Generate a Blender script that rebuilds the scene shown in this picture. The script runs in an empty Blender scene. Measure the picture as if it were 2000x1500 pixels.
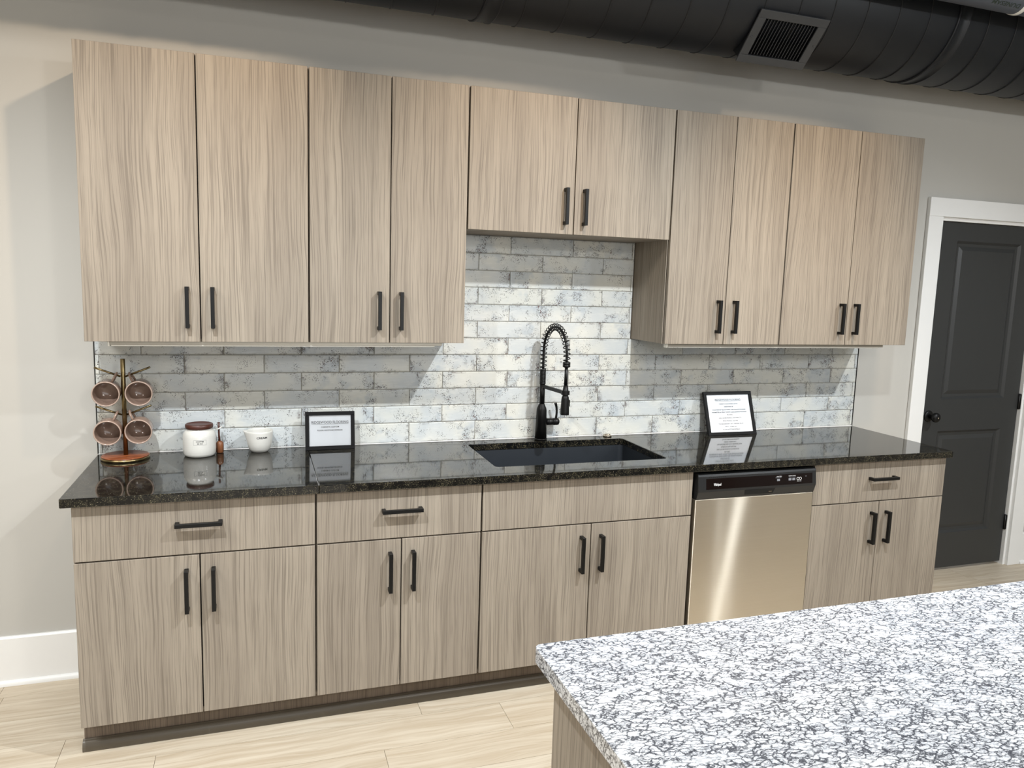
import bpy, bmesh, math, random
from mathutils import Vector, Matrix
from mathutils.geometry import tessellate_polygon
random.seed(7)
S = bpy.context.scene
COL = S.collection
PI = math.pi

# ------------------------------------------------------------------ camera
cam_d = bpy.data.cameras.new('camera')
cam = bpy.data.objects.new('camera', cam_d)
COL.objects.link(cam)
S.camera = cam
cam_d.sensor_fit = 'HORIZONTAL'; cam_d.sensor_width = 36.0
cam_d.lens = 1481.57 / 2000 * 36.0
cam_d.clip_start = 0.02
_yaw, _pitch, _roll = 0.3281, -0.1308, 0.0309
_f = Vector((math.sin(_yaw)*math.cos(_pitch), math.cos(_yaw)*math.cos(_pitch), math.sin(_pitch)))
_r = Vector((math.cos(_yaw), -math.sin(_yaw), 0)); _u = _r.cross(_f)
_R = _r*math.cos(_roll) + _u*math.sin(_roll); _U = -_r*math.sin(_roll) + _u*math.cos(_roll)
cam.matrix_world = Matrix(((_R.x, _U.x, -_f.x, 0.5687), (_R.y, _U.y, -_f.y, -3.2965),
                           (_R.z, _U.z, -_f.z, 1.6278), (0, 0, 0, 1)))

# ------------------------------------------------------------------ world, lights, exposure
S.view_settings.view_transform = 'Standard'
S.view_settings.look = 'None'
S.view_settings.gamma = 1.0
S.view_settings.use_curve_mapping = False
S.view_settings.exposure = 0.5
W = bpy.data.worlds.new('world'); S.world = W; W.use_nodes = True
W.node_tree.nodes['Background'].inputs[0].default_value = (0.9, 0.95, 1.0, 1)
W.node_tree.nodes['Background'].inputs[1].default_value = 0.25

COOL = (0.93, 0.97, 1.0); WARM = (1.0, 0.76, 0.52); NEUT = (1.0, 0.96, 0.90)
def spot(name, loc, target, watts, color, size=80, blend=0.6, radius=0.035):
    d = bpy.data.lights.new(name, 'SPOT'); d.energy = watts; d.color = color
    d.spot_size = math.radians(size); d.spot_blend = blend; d.shadow_soft_size = radius
    o = bpy.data.objects.new(name, d); COL.objects.link(o); o.location = loc
    o.rotation_euler = (Vector(target) - Vector(loc)).to_track_quat('-Z', 'Y').to_euler()
    return o
def area(name, loc, sx, sy, watts, color=NEUT):
    d = bpy.data.lights.new(name, 'AREA'); d.shape = 'RECTANGLE'; d.size = sx; d.size_y = sy
    d.energy = watts; d.color = color
    o = bpy.data.objects.new(name, d); COL.objects.link(o); o.location = loc
    return o
# track heads, neutral white
spot('track_lamp', (0.05, -2.05, 3.0), (0.2, -0.75, 0.0), 170, COOL, 104, 1.0)
spot('track_lamp', (2.25, -2.05, 3.0), (1.9, -0.75, 0.0), 205, COOL, 110, 1.0)
spot('track_lamp', (4.37, -2.05, 3.0), (3.9, -0.75, 0.0), 145, COOL, 104, 1.0)
# second track, warm heads on the wall cabinets
spot('track_lamp_warm', (0.98, -1.43, 3.0), (0.05, 0, 1.95), 46, WARM, 58, 1.0)
spot('track_lamp_warm', (1.68, -1.43, 3.0), (1.5, 0, 1.75), 38, WARM, 60, 1.0)
spot('track_lamp_warm', (3.075, -1.43, 3.0), (3.0, -0.1, 1.75), 36, WARM, 62, 1.0)
spot('track_lamp_warm', (3.172, -1.43, 3.0), (2.9, -0.6, 0.8), 24, WARM, 80, 0.9)
# head over the island
spot('track_lamp', (1.9, -2.9, 3.0), (1.8, -2.4, 0.9), 34, COOL, 90, 0.6)
# unseen globe lamps added further back to lift the upper wall
def globe(loc, watts, r=0.10, color=NEUT):
    d = bpy.data.lights.new('added_globe_lamp', 'POINT'); d.energy = watts; d.color = color; d.shadow_soft_size = r
    o = bpy.data.objects.new('added_globe_lamp', d); COL.objects.link(o); o.location = loc
globe((1.9, -4.3, 2.45), 42)
globe((-0.9, -4.2, 2.45), 24)
globe((4.80, -3.8, 2.45), 26, 0.03, COOL)  # added close pair, placed to streak the dishwasher steel
globe((4.965, -3.8, 2.45), 26, 0.03, COOL)
# added frontal fill, set before an invented window behind the camera
wd = area('added_front_fill', (1.6, -7.52, 1.45), 4.4, 2.1, 50, (0.92, 0.96, 1.0)); wd.rotation_euler = (PI/2, 0, 0)
area('added_ceiling_fill', (2.6, -5.6, 3.25), 1.2, 0.6, 50, NEUT)  # unseen ceiling panels added as ambient fill
area('added_ceiling_fill', (-1.6, -1.9, 3.25), 1.2, 0.6, 48, NEUT)  # added panel, brightens the left wall and floor

# ------------------------------------------------------------------ materials
def srgb(r, g, b):
    f = lambda c: c/12.92 if c <= 0.04045 else ((c+0.055)/1.055)**2.4
    return (f(r/255), f(g/255), f(b/255), 1)
class NT:
    def __init__(s, name):
        s.m = bpy.data.materials.new(name); s.m.use_nodes = True
        s.t = s.m.node_tree; s.n = s.t.nodes; s.b = s.n['Principled BSDF']
    def node(s, typ, **kw):
        n = s.n.new(typ)
        for k, v in kw.items(): setattr(n, k, v)
        return n
    def link(s, a, b): s.t.links.new(a, b)
    def put(s, sock, v):
        if hasattr(v, 'is_output') or isinstance(v, bpy.types.NodeSocket): s.link(v, sock)
        else: sock.default_value = v
    def math(s, op, a, b=0.0, c=0.0, clamp=False):
        n = s.node('ShaderNodeMath', operation=op, use_clamp=clamp)
        s.put(n.inputs[0], a); s.put(n.inputs[1], b); s.put(n.inputs[2], c); return n.outputs[0]
    def vmath(s, op, a, b=(0, 0, 0)):
        n = s.node('ShaderNodeVectorMath', operation=op)
        s.put(n.inputs[0], a); s.put(n.inputs[1], b); return n.outputs[0]
    def sep(s, v):
        n = s.node('ShaderNodeSeparateXYZ'); s.link(v, n.inputs[0]); return n.outputs
    def comb(s, x, y, z):
        n = s.node('ShaderNodeCombineXYZ')
        for i, v in enumerate((x, y, z)): s.put(n.inputs[i], v)
        return n.outputs[0]
    def noise(s, vec, scale=1, detail=2, rough=0.5, dist=0.0):
        n = s.node('ShaderNodeTexNoise'); s.link(vec, n.inputs['Vector'])
        n.inputs['Scale'].default_value = scale; n.inputs['Detail'].default_value = detail
        n.inputs['Roughness'].default_value = rough; n.inputs['Distortion'].default_value = dist
        return n.outputs['Fac'], n.outputs['Color']
    def voro(s, vec, scale, feature='F1', rnd=1.0):
        n = s.node('ShaderNodeTexVoronoi', feature=feature); s.link(vec, n.inputs['Vector'])
        n.inputs['Scale'].default_value = scale; n.inputs['Randomness'].default_value = rnd
        return n.outputs['Distance'], (n.outputs['Color'] if feature == 'F1' else None)
    def ramp(s, f, a, b, lo=0.0, hi=1.0):
        n = s.node('ShaderNodeMapRange', clamp=True); s.put(n.inputs[0], f)
        for i, v in enumerate((a, b, lo, hi)): n.inputs[i+1].default_value = v
        n.interpolation_type = 'SMOOTHSTEP'
        return n.outputs[0]
    def mix(s, f, a, b, blend='MIX'):
        n = s.node('ShaderNodeMix', data_type='RGBA', blend_type=blend)
        s.put(n.inputs[0], f); s.put(n.inputs[6], a); s.put(n.inputs[7], b); return n.outputs[2]
    def coord(s, kind='Object', randomise=True, amount=41.0):
        tc = s.node('ShaderNodeTexCoord'); v = tc.outputs[kind]
        if randomise:
            oi = s.node('ShaderNodeObjectInfo'); k = s.math('MULTIPLY', oi.outputs['Random'], amount)
            v = s.vmath('ADD', v, s.comb(k, s.math('MULTIPLY', k, 1.7), s.math('MULTIPLY', k, 0.6)))
        return v
    def bump(s, h, strength=0.2, dist=0.002):
        n = s.node('ShaderNodeBump'); n.inputs['Strength'].default_value = strength
        n.inputs['Distance'].default_value = dist; s.link(h, n.inputs['Height'])
        s.link(n.outputs[0], s.b.inputs['Normal'])
    def set(s, **kw):
        for k, v in kw.items(): s.put(s.b.inputs[k.replace('_', ' ')], v)
        return s

def plain(name, col, rough=0.5, metal=0.0, var=0.04, scale=30.0, bump=0.0, spec=0.5, ior=1.5):
    t = NT(name); v = t.coord()
    f, _ = t.noise(v, scale, 3)
    c = t.mix(f, tuple(x*(1-var) for x in col[:3])+(1,), tuple(min(1, x*(1+var)) for x in col[:3])+(1,))
    t.set(Base_Color=c, Roughness=rough, Metallic=metal, IOR=ior)
    t.b.inputs['Specular IOR Level'].default_value = spec
    if bump: t.bump(f, bump, 0.001)
    return t.m

def wood_mat(name, light, mid, dark):
    t = NT(name); p = t.sep(t.coord())
    ac = t.math('ADD', p[0], p[1]); z = p[2]
    w, _ = t.noise(t.comb(t.math('MULTIPLY', ac, 4.5), 0, t.math('MULTIPLY', z, 1.5)), 1, 2, 0.45)
    ac2 = t.math('ADD', ac, t.math('MULTIPLY', w, 0.055))
    fine, _ = t.noise(t.comb(t.math('MULTIPLY', ac2, 190.0), 0, t.math('MULTIPLY', z, 1.6)), 1, 3, 0.65)
    pore, _ = t.noise(t.comb(t.math('MULTIPLY', ac2, 330.0), 5, t.math('MULTIPLY', z, 7.0)), 1, 2, 0.6)
    midn, _ = t.noise(t.comb(t.math('MULTIPLY', ac2, 30.0), 2, t.math('MULTIPLY', z, 0.5)), 1, 2, 0.55)
    broad, _ = t.noise(t.comb(t.math('MULTIPLY', ac2, 8.0), 7, t.math('MULTIPLY', z, 0.3)), 1, 2, 0.5)
    c = t.mix(t.ramp(broad, 0.3, 0.7), light, mid)
    c = t.mix(t.math('MULTIPLY', t.ramp(midn, 0.45, 0.75), 0.30), c, dark)
    c = t.mix(t.math('MULTIPLY', t.ramp(fine, 0.47, 0.62), 0.58), c, dark)
    c = t.mix(t.math('MULTIPLY', t.ramp(pore, 0.52, 0.68), 0.30), c, dark)
    t.set(Base_Color=c, Roughness=0.55)
    t.b.inputs['Specular IOR Level'].default_value = 0.3
    t.bump(t.math('SUBTRACT', 1.0, fine), 0.10, 0.0006)
    return t.m
M = {}
M['wood'] = wood_mat('taupe_laminate', srgb(160, 150, 136), srgb(147, 137, 124), srgb(101, 92, 82))
M['toe'] = wood_mat('toe_laminate_shaded', srgb(118, 106, 94), srgb(104, 92, 80), srgb(76, 66, 58))  # cabinet laminate with the toe recess shade put into its colour
M['carcass'] = plain('gap_shade_black', srgb(22, 19, 17), 0.7)  # near-black colour standing in for shade inside the door gaps
M['wall'] = plain('wall_paint', srgb(188, 186, 180), 0.75, var=0.015, scale=6, bump=0.03, spec=0.2)
M['white'] = plain('white_trim_paint', srgb(236, 236, 234), 0.4, var=0.01)
M['ceil'] = plain('black_ceiling_paint', srgb(38, 40, 42), 0.8)
M['duct'] = plain('duct_paint', srgb(18, 22, 28), 0.5, var=0.12, scale=5)
M['ductseam'] = plain('duct_seam_paint', srgb(24, 26, 29), 0.6)
M['reg'] = plain('register_paint', srgb(64, 66, 69), 0.45, var=0.05)
M['regdark'] = plain('register_throat', srgb(14, 15, 18), 0.8)
M['pipe'] = plain('grey_pipe', srgb(70, 76, 86), 0.4, var=0.05)
M['pipeband'] = plain('pale_band', srgb(228, 228, 222), 0.4)
M['pipetext'] = plain('pipe_print', srgb(40, 52, 44), 0.6)
M['black'] = plain('matte_black_metal', srgb(13, 13, 13), 0.42, var=0.05, spec=0.3)
M['blackgap'] = plain('black_shadow_board', srgb(10, 10, 10), 0.8)
M['doorpaint'] = plain('charcoal_door_paint', srgb(50, 51, 51), 0.42, var=0.02)
M['hinge'] = plain('black_hinge', srgb(12, 12, 12), 0.4)
M['alu'] = plain('aluminium_channel', srgb(170, 164, 152), 0.4, 0.6)
M['diff'] = plain('white_diffuser', srgb(246, 244, 236), 0.4, var=0.01)
M['brass'] = plain('antique_brass', srgb(138, 122, 88), 0.28, 1.0, var=0.08)
M['walnut'] = plain('dark_walnut', srgb(74, 40, 30), 0.4, var=0.15)
M['ceramic'] = plain('white_ceramic', srgb(214, 213, 207), 0.18, var=0.01)
M['ink'] = plain('black_ink', srgb(40, 40, 42), 0.7)
M['inkgrey'] = plain('grey_ink', srgb(120, 122, 126), 0.7)
M['paper'] = plain('white_paper', srgb(226, 229, 232), 0.7, var=0.01)
M['frame'] = plain('black_frame', srgb(9, 9, 10), 0.5, spec=0.2)
M['grout'] = plain('grey_grout', srgb(164, 161, 152), 0.9, var=0.1, scale=80)
M['rubber'] = plain('brown_rubber_base', srgb(92, 85, 74), 0.35)
M['mug'] = plain('taupe_glaze', srgb(140, 118, 105), 0.12, var=0.08, scale=60)
M['mugrim'] = plain('pale_rim_glaze', srgb(178, 156, 142), 0.15, var=0.08)
M['sink'] = plain('anthracite_composite', srgb(36, 41, 47), 0.45, var=0.1, scale=200)
M['nickel'] = plain('brushed_nickel', srgb(190, 180, 165), 0.25, 1.0)
M['dwblack'] = plain('dishwasher_black', srgb(34, 35, 36), 0.32, var=0.04)
M['dwstrip'] = plain('dishwasher_gloss_strip', srgb(16, 9, 9), 0.12)
M['logo'] = plain('white_print', srgb(225, 225, 225), 0.5)

def wooddisc(name, a, b):
    t = NT(name); p = t.sep(t.coord())
    f, _ = t.noise(t.comb(t.math('MULTIPLY', p[0], 25), t.math('MULTIPLY', p[1], 140), p[2]), 1, 3)
    t.set(Base_Color=t.mix(t.ramp(f, .3, .7), a, b), Roughness=0.3); return t.m
M['acacia'] = wooddisc('acacia_wood', srgb(150, 84, 48), srgb(104, 54, 32))
M['scoop'] = wooddisc('scoop_wood', srgb(132, 84, 54), srgb(86, 48, 32))

def steel():
    t = NT('brushed_steel'); p = t.sep(t.coord())
    f, _ = t.noise(t.comb(t.math('MULTIPLY', p[0], 4), p[1], t.math('MULTIPLY', p[2], 900)), 1, 3)
    b, _ = t.noise(t.comb(t.math('MULTIPLY', p[0], 3), p[1], t.math('MULTIPLY', p[2], 7)), 1, 2)
    c = t.mix(f, srgb(214, 206, 191), srgb(226, 219, 206))
    c = t.mix(t.math('MULTIPLY', b, .35), c, srgb(204, 190, 170))
    t.set(Base_Color=c, Metallic=1.0, Roughness=0.42)
    tg = t.node('ShaderNodeTangent', direction_type='RADIAL', axis='Z')
    g = t.node('ShaderNodeBsdfAnisotropic'); g.inputs['Roughness'].default_value = 0.26
    g.inputs['Anisotropy'].default_value = 0.90
    t.link(c, g.inputs['Color']); t.link(tg.outputs[0], g.inputs['Tangent'])
    mx = t.node('ShaderNodeMixShader'); mx.inputs[0].default_value = 0.10
    t.link(t.b.outputs[0], mx.inputs[1]); t.link(g.outputs[0], mx.inputs[2])
    t.link(mx.outputs[0], t.n['Material Output'].inputs[0])
    return t.m
M['steel'] = steel()

def black_granite():
    t = NT('black_granite'); v = t.coord('Object', False)
    n1, _ = t.noise(v, 330, 3, 0.7); n2, _ = t.noise(v, 45, 4, 0.6)
    d, col = t.voro(v, 330)
    cs = t.sep(col)
    c = t.mix(t.ramp(n2, .4, .7), srgb(15, 16, 16), srgb(30, 29, 26))
    fl = t.math('MULTIPLY', t.ramp(n1, .55, .63), t.ramp(n2, .36, .60))
    c = t.mix(t.math('MULTIPLY', fl, .9), c, srgb(104, 98, 76))
    sp = t.math('MULTIPLY', t.ramp(cs[0], .93, .96), t.ramp(d, .42, .25))
    c = t.mix(t.math('MULTIPLY', sp, .8), c, srgb(140, 130, 110))
    t.set(Base_Color=c, Roughness=0.05, IOR=1.55)
    return t.m
M['granite'] = black_granite()

def white_granite():
    t = NT('white_granite'); v = t.coord('Object', False)
    _, wc = t.noise(v, 55, 3, .6)
    vv = t.vmath('ADD', v, t.vmath('SCALE', t.vmath('SUBTRACT', wc, (.5, .5, .5)), (0, 0, 0)))
    # scale node needs its own factor
    for n in t.n:
        if n.type == 'VECT_MATH' and n.operation == 'SCALE': n.inputs['Scale'].default_value = 0.020
    p = t.sep(vv)
    rot = t.comb(t.math('ADD', t.math('MULTIPLY', p[0], .43), t.math('MULTIPLY', p[1], -.10)),
                 t.math('ADD', t.math('MULTIPLY', p[1], 1.15), t.math('MULTIPLY', p[0], .14)), t.math('MULTIPLY', p[2], .9))
    e1, _ = t.voro(rot, 100, 'DISTANCE_TO_EDGE'); e2, _ = t.voro(rot, 190, 'DISTANCE_TO_EDGE')
    nm, _ = t.noise(rot, 38, 3, .65); nb, _ = t.noise(rot, 8, 2, .5); nf, _ = t.noise(rot, 190, 3, .6)
    vein = t.math('MULTIPLY', t.ramp(e1, .15, .02), t.ramp(nm, .26, .50))
    vein2 = t.math('MULTIPLY', t.ramp(e2, .17, .03), t.ramp(nm, .36, .60))
    c = t.mix(t.ramp(nb, .3, .7), srgb(236, 238, 240), srgb(214, 217, 222))
    c = t.mix(t.math('MULTIPLY', t.ramp(nf, .45, .75), .35), c, srgb(168, 172, 180))
    c = t.mix(t.math('MULTIPLY', vein2, .7), c, srgb(92, 94, 102))
    c = t.mix(t.math('MULTIPLY', vein, .92), c, srgb(58, 60, 68))
    t.set(Base_Color=c, Roughness=0.16)
    return t.m
M['whitegranite'] = white_granite()

def tile_mat():
    t = NT('distressed_white_glaze'); v = t.coord()
    tc = t.node('ShaderNodeTexCoord'); g = t.sep(tc.outputs['Generated'])
    ex = t.math('MULTIPLY', t.math('MINIMUM', g[0], t.math('SUBTRACT', 1.0, g[0])), 0.30)
    ez = t.math('MULTIPLY', t.math('MINIMUM', g[2], t.math('SUBTRACT', 1.0, g[2])), 0.073)
    n1, _ = t.noise(v, 9, 3, .6); n2, _ = t.noise(v, 24, 4, .65); n3, _ = t.noise(v, 150, 3, .7); n4, _ = t.noise(v, 5, 2)
    streak, _ = t.noise(t.vmath('MULTIPLY', v, (1, 1, 6)), 22, 4, .6)
    oi = t.node('ShaderNodeObjectInfo')
    c = t.mix(t.ramp(n4, .35, .65), srgb(214, 214, 206), srgb(198, 203, 204))
    c = t.mix(t.math('MULTIPLY', t.ramp(n1, .52, .68), .55), c, srgb(170, 180, 188))
    c = t.mix(t.math('MULTIPLY', t.ramp(streak, .5, .7), .3), c, srgb(226, 226, 220))
    # soft grey wear creeping in from the tile's ends and edges
    edge = t.math('MAXIMUM', t.ramp(ex, .030, .0), t.math('MULTIPLY', t.ramp(ez, .012, .0), .6))
    wear = t.math('MULTIPLY', edge, t.ramp(n2, .50, .68))
    c = t.mix(t.math('MULTIPLY', wear, .65), c, srgb(92, 90, 94))
    # crusty pits: clustered
    clus = t.math('MAXIMUM', t.math('MULTIPLY', t.ramp(n1, .53, .62), t.ramp(n2, .44, .56)), t.math('MULTIPLY', t.math('MULTIPLY', edge, t.ramp(n2, .42, .52)), .9))
    clus = t.math('MULTIPLY', clus, t.ramp(oi.outputs['Random'], 0.0, .5, .55, 1.0))
    d, _ = t.voro(v, 190)
    pits = t.math('MULTIPLY', t.ramp(n3, .535, .60), clus)
    dots = t.math('MULTIPLY', t.ramp(d, .36, .24), t.math('MULTIPLY', t.ramp(n2, .46, .56), t.ramp(n1, .42, .55)))
    c = t.mix(t.math('MULTIPLY', pits, .9), c, srgb(46, 40, 37))
    c = t.mix(t.math('MULTIPLY', dots, 1.0), c, srgb(38, 33, 32))
    rust = t.math('MULTIPLY', t.math('MULTIPLY', pits, t.ramp(n2, .55, .62)), .6)
    c = t.mix(rust, c, srgb(110, 62, 42))
    t.set(Base_Color=c, Roughness=t.math('ADD', .16, t.math('MULTIPLY', pits, .4)))
    h = t.math('SUBTRACT', t.math('ADD', n1, t.math('MULTIPLY', streak, .25)), t.math('MULTIPLY', pits, .3))
    t.bump(h, 0.25, 0.004)
    return t.m
M['tile'] = tile_mat()

def plank_mat(name='oak_plank', rnd=True):
    t = NT(name); p = t.sep(t.coord('Object', rnd))
    w, _ = t.noise(t.comb(t.math('MULTIPLY', p[0], 2.2), t.math('MULTIPLY', p[1], 7), 0), 1, 2)
    y2 = t.math('ADD', p[1], t.math('MULTIPLY', w, .09))
    a, _ = t.noise(t.comb(t.math('MULTIPLY', p[0], 1.6), t.math('MULTIPLY', y2, 42), 0), 1, 3, .6)
    b, _ = t.noise(t.comb(t.math('MULTIPLY', p[0], 6), t.math('MULTIPLY', y2, 190), 4), 1, 3, .6)
    k, _ = t.noise(t.comb(t.math('MULTIPLY', p[0], 6), t.math('MULTIPLY', p[1], 14), 9), 1, 2)
    oi = t.node('ShaderNodeObjectInfo')
    c = t.mix(t.ramp(a, .3, .7), srgb(208, 197, 178), srgb(186, 171, 149))
    c = t.mix(t.math('MULTIPLY', t.ramp(b, .5, .72), .4), c, srgb(156, 136, 108))
    c = t.mix(t.math('MULTIPLY', t.ramp(k, .66, .8), .45), c, srgb(146, 126, 100))
    c = t.mix(t.math('MULTIPLY', oi.outputs['Random'], .25), c, srgb(186, 168, 142))
    t.set(Base_Color=c, Roughness=0.42)
    t.b.inputs['Specular IOR Level'].default_value = 0.35
    t.bump(b, .08, .001)
    return t.m
M['plank'] = plank_mat()
M['floorbase'] = plain('dark_floor_joint', srgb(130, 115, 94), 0.8)

def glass_mat():
    m = bpy.data.materials.new('thin_glass'); m.use_nodes = True; t = m.node_tree; n = t.nodes; n.clear()
    o = n.new('ShaderNodeOutputMaterial'); mx = n.new('ShaderNodeMixShader'); tr = n.new('ShaderNodeBsdfTransparent')
    gl = n.new('ShaderNodeBsdfGlossy'); gl.inputs['Roughness'].default_value = 0.02
    fr = n.new('ShaderNodeFresnel'); fr.inputs[0].default_value = 1.45
    t.links.new(fr.outputs[0], mx.inputs[0]); t.links.new(tr.outputs[0], mx.inputs[1]); t.links.new(gl.outputs[0], mx.inputs[2])
    t.links.new(mx.outputs[0], o.inputs[0]); return m
M['glass'] = glass_mat()

# ------------------------------------------------------------------ mesh helpers
class MB:
    """collects geometry in world coordinates"""
    def __init__(s): s.v = []; s.f = []; s.sm = []
    def add(s, vs, fs, smooth=False, mat=None):
        k = len(s.v)
        s.v += [tuple((mat @ Vector(p)) if mat else p) for p in vs]
        s.f += [tuple(i+k for i in f) for f in fs]; s.sm += [smooth]*len(fs); return s
    def box(s, x0, x1, y0, y1, z0, z1, mat=None):
        v = [(x, y, z) for z in (z0, z1) for y in (y0, y1) for x in (x0, x1)]
        return s.add(v, [(0, 2, 3, 1), (4, 5, 7, 6), (0, 1, 5, 4), (2, 6, 7, 3), (0, 4, 6, 2), (1, 3, 7, 5)], False, mat)
    def lathe(s, prof, n=32, mat=None, cap0=True, cap1=True, smooth=True):
        """prof: (radius, height) about +Z"""
        v = []; f = []
        for r, h in prof:
            for i in range(n):
                a = 2*PI*i/n; v.append((r*math.cos(a), r*math.sin(a), h))
        for j in range(len(prof)-1):
            for i in range(n):
                k = (i+1) % n
                f.append((j*n+i, j*n+k, (j+1)*n+k, (j+1)*n+i))
        if cap0: f.append(tuple(reversed(range(n))))
        if cap1: f.append(tuple((len(prof)-1)*n+i for i in range(n)))
        return s.add(v, f, smooth, mat)
    def cyl(s, p0, p1, r0, r1=None, n=20):
        p0 = Vector(p0); p1 = Vector(p1); d = p1-p0
        mt = Matrix.Translation(p0) @ d.to_track_quat('Z', 'Y').to_matrix().to_4x4()
        return s.lathe([(r0, 0), (r0 if r1 is None else r1, d.length)], n, mt)
    def tube(s, pts, r, n=8, closed=False, flat=None):
        pts = [Vector(p) for p in pts]; N = len(pts); v = []; f = []
        up = None
        for i, p in enumerate(pts):
            if closed: t = pts[(i+1) % N]-pts[i-1]
            else: t = pts[min(i+1, N-1)]-pts[max(i-1, 0)]
            t.normalize()
            if up is None:
                up = Vector((0, 0, 1)) if abs(t.z) < .9 else Vector((1, 0, 0))
            a = t.cross(up); a.normalize(); b = a.cross(t); b.normalize(); up = b
            rr = r[i] if isinstance(r, (list, tuple)) else r
            for k in range(n):
                q = 2*PI*k/n
                fl = flat if flat else 1.0
                v.append(tuple(p+a*math.cos(q)*rr+b*math.sin(q)*rr*fl))
        for i in range(N if closed else N-1):
            j = (i+1) % N
            for k in range(n):
                m = (k+1) % n; f.append((i*n+k, i*n+m, j*n+m, j*n+k))
        if not closed:
            f.append(tuple(reversed(range(n)))); f.append(tuple((N-1)*n+k for k in range(n)))
        return s.add(v, f, True)
    def extrude_x(s, prof, x0, x1):
        """closed yz profile swept along x"""
        n = len(prof)
        v = [(x0, y, z) for y, z in prof]+[(x1, y, z) for y, z in prof]
        f = [(i, (i+1) % n, n+(i+1) % n, n+i) for i in range(n)]
        f += [tuple(reversed(range(n))), tuple(range(n, 2*n))]
        return s.add(v, f)
    def slab(s, outer, holes, z0, z1):
        loops = [outer]+holes
        tri = tessellate_polygon([[Vector((x, y, 0)) for x, y in l] for l in loops])
        flat = [p for l in loops for p in l]; n = len(flat)
        v = [(x, y, z0) for x, y in flat]+[(x, y, z1) for x, y in flat]
        f = []
        for a, b, c in tri:
            pa, pb, pc = flat[a], flat[b], flat[c]
            if (pb[0]-pa[0])*(pc[1]-pa[1])-(pb[1]-pa[1])*(pc[0]-pa[0]) < 0: b, c = c, b
            f.append((n+a, n+b, n+c)); f.append((c, b, a))
        k = 0
        for li, l in enumerate(loops):
            m = len(l)
            area2 = sum(l[i][0]*l[(i+1) % m][1]-l[(i+1) % m][0]*l[i][1] for i in range(m))
            for i in range(m):
                a, b = k+i, k+(i+1) % m
                q = (a, b, n+b, n+a)
                if (area2 > 0) != (li == 0): q = tuple(reversed(q))
                f.append(q)
            k += m
        return s.add(v, f)

def wloc(o):
    p = Vector((0, 0, 0))
    while o is not None: p += o.location; o = o.parent
    return p
def mesh_from(mb, name):
    me = bpy.data.meshes.new(name); me.from_pydata(mb.v, [], mb.f); me.update()
    me.polygons.foreach_set('use_smooth', mb.sm); return me
def build(name, mb, mat, parent=None, bevel=0.0, segs=2, base=False):
    xs, ys, zs = zip(*mb.v)
    c = Vector(((min(xs)+max(xs))/2, (min(ys)+max(ys))/2, min(zs) if base else (min(zs)+max(zs))/2))
    mb.v = [(x-c.x, y-c.y, z-c.z) for x, y, z in mb.v]
    me = mesh_from(mb, name)
    o = bpy.data.objects.new(name, me); COL.objects.link(o)
    me.materials.append(M[mat] if isinstance(mat, str) else mat)
    if parent: o.parent = parent; o.location = c-wloc(parent)
    else: o.location = c
    if bevel:
        b = o.modifiers.new('bevel', 'BEVEL'); b.width = bevel; b.segments = segs
        b.limit_method = 'ANGLE'; b.angle_limit = math.radians(40)
    return o
def tag(o, label, cat, group=None):
    o['label'] = label; o['category'] = cat
    if group: o['group'] = group
    return o
def thing(name, loc, label, cat, group=None):
    o = bpy.data.objects.new(name, None); COL.objects.link(o); o.location = loc
    o.empty_display_size = .05
    return tag(o, label, cat, group)
def struct(o): o['kind'] = 'structure'; return o
def rrect(x0, x1, y0, y1, r, n=5):
    p = []
    for cx, cy, a0 in ((x1-r, y1-r, 0), (x0+r, y1-r, 90), (x0+r, y0+r, 180), (x1-r, y0+r, 270)):
        for i in range(n+1):
            a = math.radians(a0+90*i/n); p.append((cx+r*math.cos(a), cy+r*math.sin(a)))
    return p
def text_geo(txt, size, width=None, bold=0.0, align='CENTER'):
    """flat letter outlines in the xz plane as (verts, faces), centred on x, baseline z=0"""
    cu = bpy.data.curves.new('t', 'FONT'); cu.body = txt; cu.size = size; cu.align_x = align
    cu.offset = bold; cu.resolution_u = 3
    o = bpy.data.objects.new('t', cu); COL.objects.link(o)
    dg = bpy.context.evaluated_depsgraph_get(); me = o.evaluated_get(dg).to_mesh()
    v = [tuple(p.co) for p in me.vertices]; f = [tuple(q.vertices) for q in me.polygons]
    o.evaluated_get(dg).to_mesh_clear(); bpy.data.objects.remove(o); bpy.data.curves.remove(cu)
    if v:
        lo = min(p[0] for p in v); hi = max(p[0] for p in v)
        k = width/(hi-lo) if width else 1.0; mid = (lo+hi)/2
        v = [((p[0]-(mid if align == 'CENTER' else lo))*k, 0.0, p[1]) for p in v]
    return v, f

# ------------------------------------------------------------------ the room
Z_C = 0.914
fb = MB().box(-3.6, 7.6, -7.6, 0.10, -0.05, -0.0035)
floor = struct(build('floor', fb, 'floorbase'))
PW, PL = 0.18, 1.2265
full = None; edges0 = -0.655
for k in range(-17, 5):
    y0 = edges0+PW*k; y1 = min(y0+PW, 0.06)
    if y0 > 0.05: continue
    ph = -0.078+0.307*(-k) if k in (0, -1) else -0.078+0.307*((-k*3) % 4)+(0.11*((k*k) % 5) if k not in (2, 3) else 0)
    if k == 0: ph = -0.078
    if k == -1: ph = 0.229
    if k in (2,): ph = -0.362
    i0 = math.floor((-1.7-ph)/PL); x = ph+i0*PL
    while x < 6.2:
        g = 0.0007
        if full is None or y1-y0 < PW-1e-4:
            mb = MB().box(x+g, x+PL-g, y0+g, y1-g, -0.0035, 0.0)
            o = build('plank', mb, 'plank', floor)
            if y1-y0 > PW-1e-4: full = o
        else:
            o = bpy.data.objects.new('plank', full.data); COL.objects.link(o); o.parent = floor
            o.location = Vector((x+PL/2, (y0+y1)/2, -0.00175))-floor.location
        x += PL
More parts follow.
